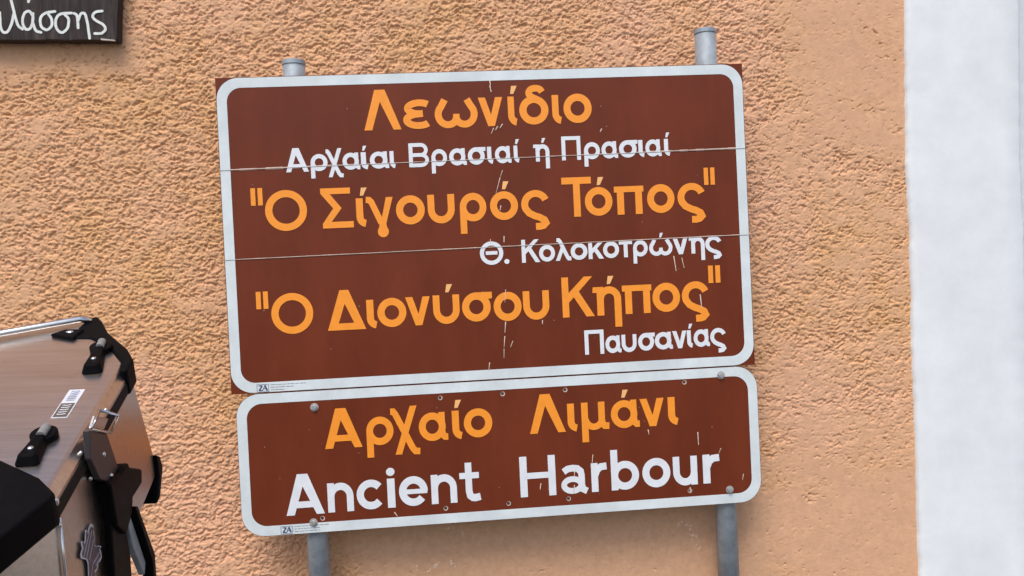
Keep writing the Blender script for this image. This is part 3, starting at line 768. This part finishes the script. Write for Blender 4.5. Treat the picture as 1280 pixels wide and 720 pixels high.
# ------------------------------------------------------------------ aluminium motorcycle case, lower left
SC = 0.75
CAMP = Vector((0.58378782, -2.31311202, 0.2834237))
base = CAMP + (Vector((0.08994584, -1.22333636, 0.02757783)) - CAMP) * SC
Aa = Vector((0.99792759, 0.05787717, -0.02812051))
Bb = Vector((-0.04266577, 0.9222894, 0.38413786))
Nn = Vector((0.04816806, -0.38214199, 0.92284741))
case = empty('motorcycle_case')
mw = Matrix((Aa, Bb, Nn)).transposed().to_4x4() @ Matrix.Scale(SC, 4)
mw.translation = base
case.matrix_world = mw
tag(case, 'aluminium motorcycle luggage case with black corner guards and lid tie downs', 'luggage case')
AB = lambda u_, v_, d: Vector((u_, v_, d))          # outline in the lid plane, depth along the lid's normal
BN = lambda u_, v_, d: Vector((d, u_, v_))          # outline in the end face, depth along its normal

LID = [(-.45, .381), (-.113, .528), (0.0, .342), (0.0, -.006), (-.052, -.145), (-.12, -.20), (-.45, -.20)]


def inset(pts, d):
    """move every side of a convex outline inwards by d"""
    n = len(pts); out = []
    ar = sum(pts[i][0] * pts[(i + 1) % n][1] - pts[(i + 1) % n][0] * pts[i][1] for i in range(n))
    sg = 1 if ar > 0 else -1
    for i in range(n):
        p0, p1, p2 = Vector(pts[i - 1]), Vector(pts[i]), Vector(pts[(i + 1) % n])
        a = (p1 - p0).normalized(); b = (p2 - p1).normalized()
        na = Vector((-a.y, a.x)) * sg; nb = Vector((-b.y, b.x)) * sg
        k = (na + nb); k = k / (1 + na.dot(nb))
        out.append(tuple(p1 + k * d))
    return out


# lid: a pan with a bevelled shoulder
bm = bmesh.new()
levels = [(0.0, 0.0), (0.0, .006), (.009, .017), (.013, .0195), (.03, .0205)]
rings = [[bm.verts.new((p[0], p[1], n_)) for p in inset(LID, d_)] for d_, n_ in levels]
for a, b in zip(rings, rings[1:]):
    for i in range(len(a)):
        bm.faces.new((a[i], a[(i + 1) % len(a)], b[(i + 1) % len(a)], b[i]))
bm.faces.new(rings[-1]); bm.faces.new(rings[0][::-1])
lid = link('lid', bm, M['alu'], case)
bm = bmesh.new()
prism(bm, inset(LID, -.002), -.019, -.0004, AB, .002)
link('gasket', bm, M['rubber'], case)

# body: flares a little towards its chamfered foot
LB = inset(LID, .003)
grow = lambda k: [(p[0] * 1.0, p[1] + (.055 if p[1] > .1 else -.05) * k) for p in LB]
bm = bmesh.new()
lv = [(-.0185, grow(0)), (-.23, grow(.95)), (-.262, inset(grow(1.0), .032))]
rings = [[bm.verts.new((p[0], p[1], n_)) for p in pts] for n_, pts in lv]
for a, b in zip(rings, rings[1:]):
    for i in range(len(a)):
        bm.faces.new((a[i], a[(i + 1) % len(a)], b[(i + 1) % len(a)], b[i]))
bm.faces.new(rings[-1]); bm.faces.new(rings[0])
body = link('body', bm, M['alu'], case)
es = [e for e in body.data.edges]
# folded corner seam on the near corner
bm = bmesh.new()
tube(bm, [(.0005, -.004, -.02), (.0005, -.022, -.10), (.0005, -.052, -.23)], .0022, 8)
link('corner_seam', bm, M['chrome'], body, smooth=True)

# black corner guards
bm = bmesh.new()
far = [(-.1141, .423), (-.1180, .4631), (-.1130, .502), (-.1000, .509), (-.0860, .4875), (-.0640, .4430), (-.0141, .3760), (.0044, .3399), (.0048, .3000), (-.008, .3000), (-.0115, .3300), (-.0485, .389), (-.087, .4212)]
prism(bm, far, -.021, .0235, AB, .004)
g1 = link('corner_guard', bm, M['black'], lid)
bm = bmesh.new()
near = [(-.0891, .0673), (-.0245, .0217), (-.0057, .0002), (.0050, -.012), (.0050, -.020), (-.050, -.152), (-.125, -.206), (-.2, -.206), (-.2, .10)]
prism(bm, near, -.021, .0240, AB, .004)
link('corner_guard', bm, M['black'], lid)
bm = bmesh.new()
prism(bm, [(.3830, -.19), (.4010, -.205), (.4060, -.232), (.3680, -.268), (.3480, -.268), (.3780, -.235)], -.03, .004, BN, .003)
link('corner_guard', bm, M['black'], body)

# lid tie-downs: round base, tapering foot, roller and bolt
for (cx, cy), (tx, ty) in (((-.0555, .378), (-.0470, .302)), ((-.0525, .118), (-.0520, .056))):
    c, t = Vector((cx, cy)), Vector((tx, ty))
    d = (t - c).normalized(); s = Vector((-d.y, d.x)); L_ = (t - c).length
    q = lambda a, b: tuple(c + d * a + s * b)
    bm = bmesh.new()
    prism(bm, [q(.019 * math.cos(k * math.pi / 9), .0175 * math.sin(k * math.pi / 9)) for k in range(18)], .0203, .0300, AB, .002)
    prism(bm, [q(.006, -.008), q(.006, .008), q(L_ * .60, .0125), q(L_ + .001, .016), q(L_ + .006, .012), q(L_ + .006, -.012), q(L_ + .001, -.016), q(L_ * .60, -.0125)], .0202, .0345, AB, .003,
          [q(.006, -.006), q(.006, .006), q(L_ * .60, .0085), q(L_ - .004, .011), q(L_ - .001, .008), q(L_ - .001, -.008), q(L_ - .004, -.011), q(L_ * .60, -.0085)])
    td = link('tie_down', bm, M['black'], lid)
    bm = bmesh.new()
    a0, a1 = q(-.009, .001), q(.013, .001)
    tube(bm, [(a0[0], a0[1], .0325), (a1[0], a1[1], .0325)], .0062, 14)
    link('roller', bm, M['roller'], td, smooth=False)
    bm = bmesh.new()
    b0 = q(L_ * .72, 0)
    bmesh.ops.create_uvsphere(bm, u_segments=12, v_segments=6, radius=1, matrix=Matrix.Translation((b0[0], b0[1], .0345)) @ Matrix.Diagonal((.0042, .0042, .0022, 1)))
    link('bolt', bm, M['chrome'], td, smooth=True)

# sticker of two fields on the lid
c, d = Vector((-.0520, .2490)), Vector((0.0005, -.080)).normalized()
s = Vector((-d.y, d.x))
q = lambda a, b: tuple(c + d * a + s * b)
bm = bmesh.new()
prism(bm, [q(0, -.011), q(.080, -.011), q(.080, .011), q(0, .011)], .0205, .0210, AB)
stk = link('sticker', bm, M['sticker'], lid)
bm = bmesh.new()
prism(bm, [q(.040, -.0095), q(.078, -.0095), q(.078, .0095), q(.040, .0095)], .0210, .0213, AB)
link('dark_field', bm, M['stickerbrown'], stk)


def up_sheet(bm, pts, w, n_):
    P = [Vector(p) for p in pts]
    for k, (a, b) in enumerate(zip(P, P[1:])):
        t = (b - a).normalized(); nn = Vector((-t.y, t.x)) * w / 2
        bm.faces.new([bm.verts.new((p.x, p.y, n_ + k * .00002)) for p in (a + nn, b + nn, b - nn, a - nn)])


bm = bmesh.new()
for k in range(6):
    up_sheet(bm, [q(.005 + k * .0055, -.006), q(.008 + k * .005, -.001), q(.004 + k * .0058, .003), q(.008 + k * .005, .006)], .0014, .0214 + k * .0002)
link('scribble', bm, M['blueink'], stk)
bm = bmesh.new()
for k in range(5):
    a = .046 + k * .0062
    up_sheet(bm, [q(a, -.006), q(a + .001, 0), q(a - .001, .006)], .0020, .0216)
link('print_line', bm, M['sticker'], stk)

# grab rail along the far edge
bm = bmesh.new()
tube(bm, [(-.46, .345, .030), (-.235, .4295, .030), (-.1200, .4815, .030), (-.104, .488, .024)], .0058, 14)
link('grab_rail', bm, M['chrome'], lid, smooth=True)
for cx, cy in ((-.123, .4230),):
    bm = bmesh.new()
    prism(bm, [(cx - .030, cy + .010), (cx + .012, cy - .008), (cx + .020, cy + .028), (cx - .012, cy + .028)], .0200, .0270, AB, .003)
    o = link('rail_foot', bm, M['black'], lid)
    bm = bmesh.new()
    bmesh.ops.create_uvsphere(bm, u_segments=12, v_segments=6, radius=1, matrix=Matrix.Translation((cx, cy + .015, .0272)) @ Matrix.Diagonal((.0065, .0045, .002, 1)))
    link('bolt', bm, M['chrome'], o, smooth=True)

# hasp and latch over the end seam
bm = bmesh.new()
prism(bm, [(.1039, .0384), (.161, -.0034), (.1849, -.0889), (.1465, -.0799), (.110, -.045), (.092, .000)], .0030, .0120, BN, .0015)
hasp = link('hasp', bm, M['hasp'], case)
bm = bmesh.new()
lp = [(.0140, .1449, .0447), (.0140, .2085, -.0021), (.0140, .1701, -.0079), (.0140, .1048, .0403), (.0140, .1449, .0447)]
tube(bm, lp, .0022, 8)
link('wire_loop', bm, M['chrome'], hasp, smooth=True)
bm = bmesh.new()
prism(bm, [(.1500, .0340), (.1950, .0010), (.1720, -.0030), (.1290, .0270)], .0008, .0050, BN, .001)
link('keeper', bm, M['alu'], hasp)
bm = bmesh.new()
prism(bm, [(.120, -.060), (.1632, -.074), (.1832, -.0753), (.2015, -.081), (.2047, -.0918), (.2541, -.1294), (.2440, -.150), (.1960, -.142), (.1830, -.160), (.1480, -.172), (.118, -.130)], .0008, .0200, BN, .004)
latch = link('latch', bm, M['black'], case)
bm = bmesh.new()
prism(bm, [(.118, -.125), (.172, -.150), (.170, -.225), (.150, -.30), (.075, -.30), (.092, -.215)], .0008, .0120, BN, .004)
link('dark_reflection', bm, M['black'], case)  # black slab standing in for the dark reflection on the metal below the latch
for b_, n_, r_ in ((.135, -.021, .0040), (.148, -.066, .0036), (.163, -.086, .0050)):
    bm = bmesh.new()
    bmesh.ops.create_uvsphere(bm, u_segments=12, v_segments=6, radius=1, matrix=Matrix.Translation((.0122, b_, n_)) @ Matrix.Diagonal((.003, r_, r_, 1)))
    link('rivet', bm, M['chrome'], hasp, smooth=True)
for a_, b_, n_ in ((-.0028, .2063, .0085), (-.0028, .0957, .0085), (-.0028, .1712, .0085), (-.0012, .106, -.040), (-.0012, -.0085, -.0282), (-.0012, .145, -.232)):
    bm = bmesh.new()
    bmesh.ops.create_uvsphere(bm, u_segments=12, v_segments=6, radius=1, matrix=Matrix.Translation((a_ + .002, b_, n_)) @ Matrix.Diagonal((.003, .0038, .0038, 1)))
    link('rivet', bm, M['chrome'], body, smooth=True)
bm = bmesh.new()
bmesh.ops.create_uvsphere(bm, u_segments=12, v_segments=6, radius=1, matrix=Matrix.Translation((.0045, -.012, .010)) @ Matrix.Diagonal((.003, .004, .006, 1)))
link('rivet', bm, M['chrome'], lid, smooth=True)

# torn flame shaped emblem on the end face
em = [(0.0806, -0.0965), (0.086, -0.1046), (0.0829, -0.1095), (0.0821, -0.1264), (0.0783, -0.1313), (0.0832, -0.1395), (0.0896, -0.1423), (0.0992, -0.1521), (0.0923, -0.1501), (0.0943, -0.1565), (0.0933, -0.1665), (0.0839, -0.1667), (0.0772, -0.1619), (0.0773, -0.1669), (0.0695, -0.1695), (0.0608, -0.1660), (0.0520, -0.19), (0.033, -0.175), (0.0461, -0.1384), (0.0447, -0.1292), (0.0298, -0.1137), (0.0305, -0.1077), (0.0388, -0.1051), (0.0389, -0.0931), (0.0434, -0.0958), (0.0447, -0.1027), (0.0523, -0.1018), (0.059, -0.0907), (0.0628, -0.0928), (0.0631, -0.0996), (0.0722, -0.096)]
bm = bmesh.new()
prism(bm, em, .0002, .0007, BN)
emb = link('emblem', bm, M['sticker'], body)
cx = sum(p[0] for p in em) / len(em); cy = sum(p[1] for p in em) / len(em)
bm = bmesh.new()
ins = [(cx + (p[0] - cx) * .87, cy + (p[1] - cy) * .90) for p in em]
prism(bm, ins, .0007, .0010, BN)
link('dark_field', bm, M['emblem'], emb)
bm = bmesh.new()
for k, (a, b) in enumerate((((.038, -.118), (.069, -.102)), ((.044, -.127), (.077, -.106)), ((.052, -.136), (.076, -.121)), ((.060, -.150), (.088, -.153)), ((.048, -.160), (.058, -.150)), ((.068, -.160), (.086, -.161)))):
    t = (Vector(b) - Vector(a)).normalized(); nn = Vector((-t.y, t.x)) * .0014
    bm.faces.new([bm.verts.new((.0012 + k * .00002, p.x, p.y)) for p in (Vector(a) + nn, Vector(b) + nn, Vector(b) - nn, Vector(a) - nn)])
link('light_streak', bm, M['emblemgrey'], emb)

# mounting bar behind the foot of the end face
bm = bmesh.new()
prism(bm, [(.186, -.150), (.199, -.160), (.238, -.285), (.226, -.33), (.212, -.33), (.221, -.285)], .006, .024, BN, .002)
link('mounting_bar', bm, M['black'], case)
bm = bmesh.new()
prism(bm, [(.172, -.138), (.184, -.150), (.219, -.285), (.205, -.30), (.180, -.225)], .004, .014, BN, .002)
link('mounting_plate', bm, M['galv'], case)
case_parts = True

# rack that carries the case, standing on the pavement
rack = tag(empty('luggage_rack'), 'black tubular luggage rack under the aluminium motorcycle case', 'luggage rack')
wpt = lambda a, b, n_: case.matrix_world @ Vector((a, b, n_))
bm = bmesh.new()
prism(bm, inset(LID, .07), -.276, -.2645, AB, .002)
o = link('rack_plate', bm, M['black'], rack)
o.matrix_world = case.matrix_world
for a, b in ((-.1, .36), (-.38, .28), (-.1, -.08), (-.38, -.10)):
    p = wpt(a, b, -.27)
    bm = bmesh.new()
    tube(bm, [p, (p.x - .05, p.y - .02 + .10 * (b < 0), p.z - .25), (p.x - .12, p.y + .12 * (b < 0) - .02, GROUND + .001)], .012, 12)
    link('leg', bm, M['black'], rack, smooth=True)
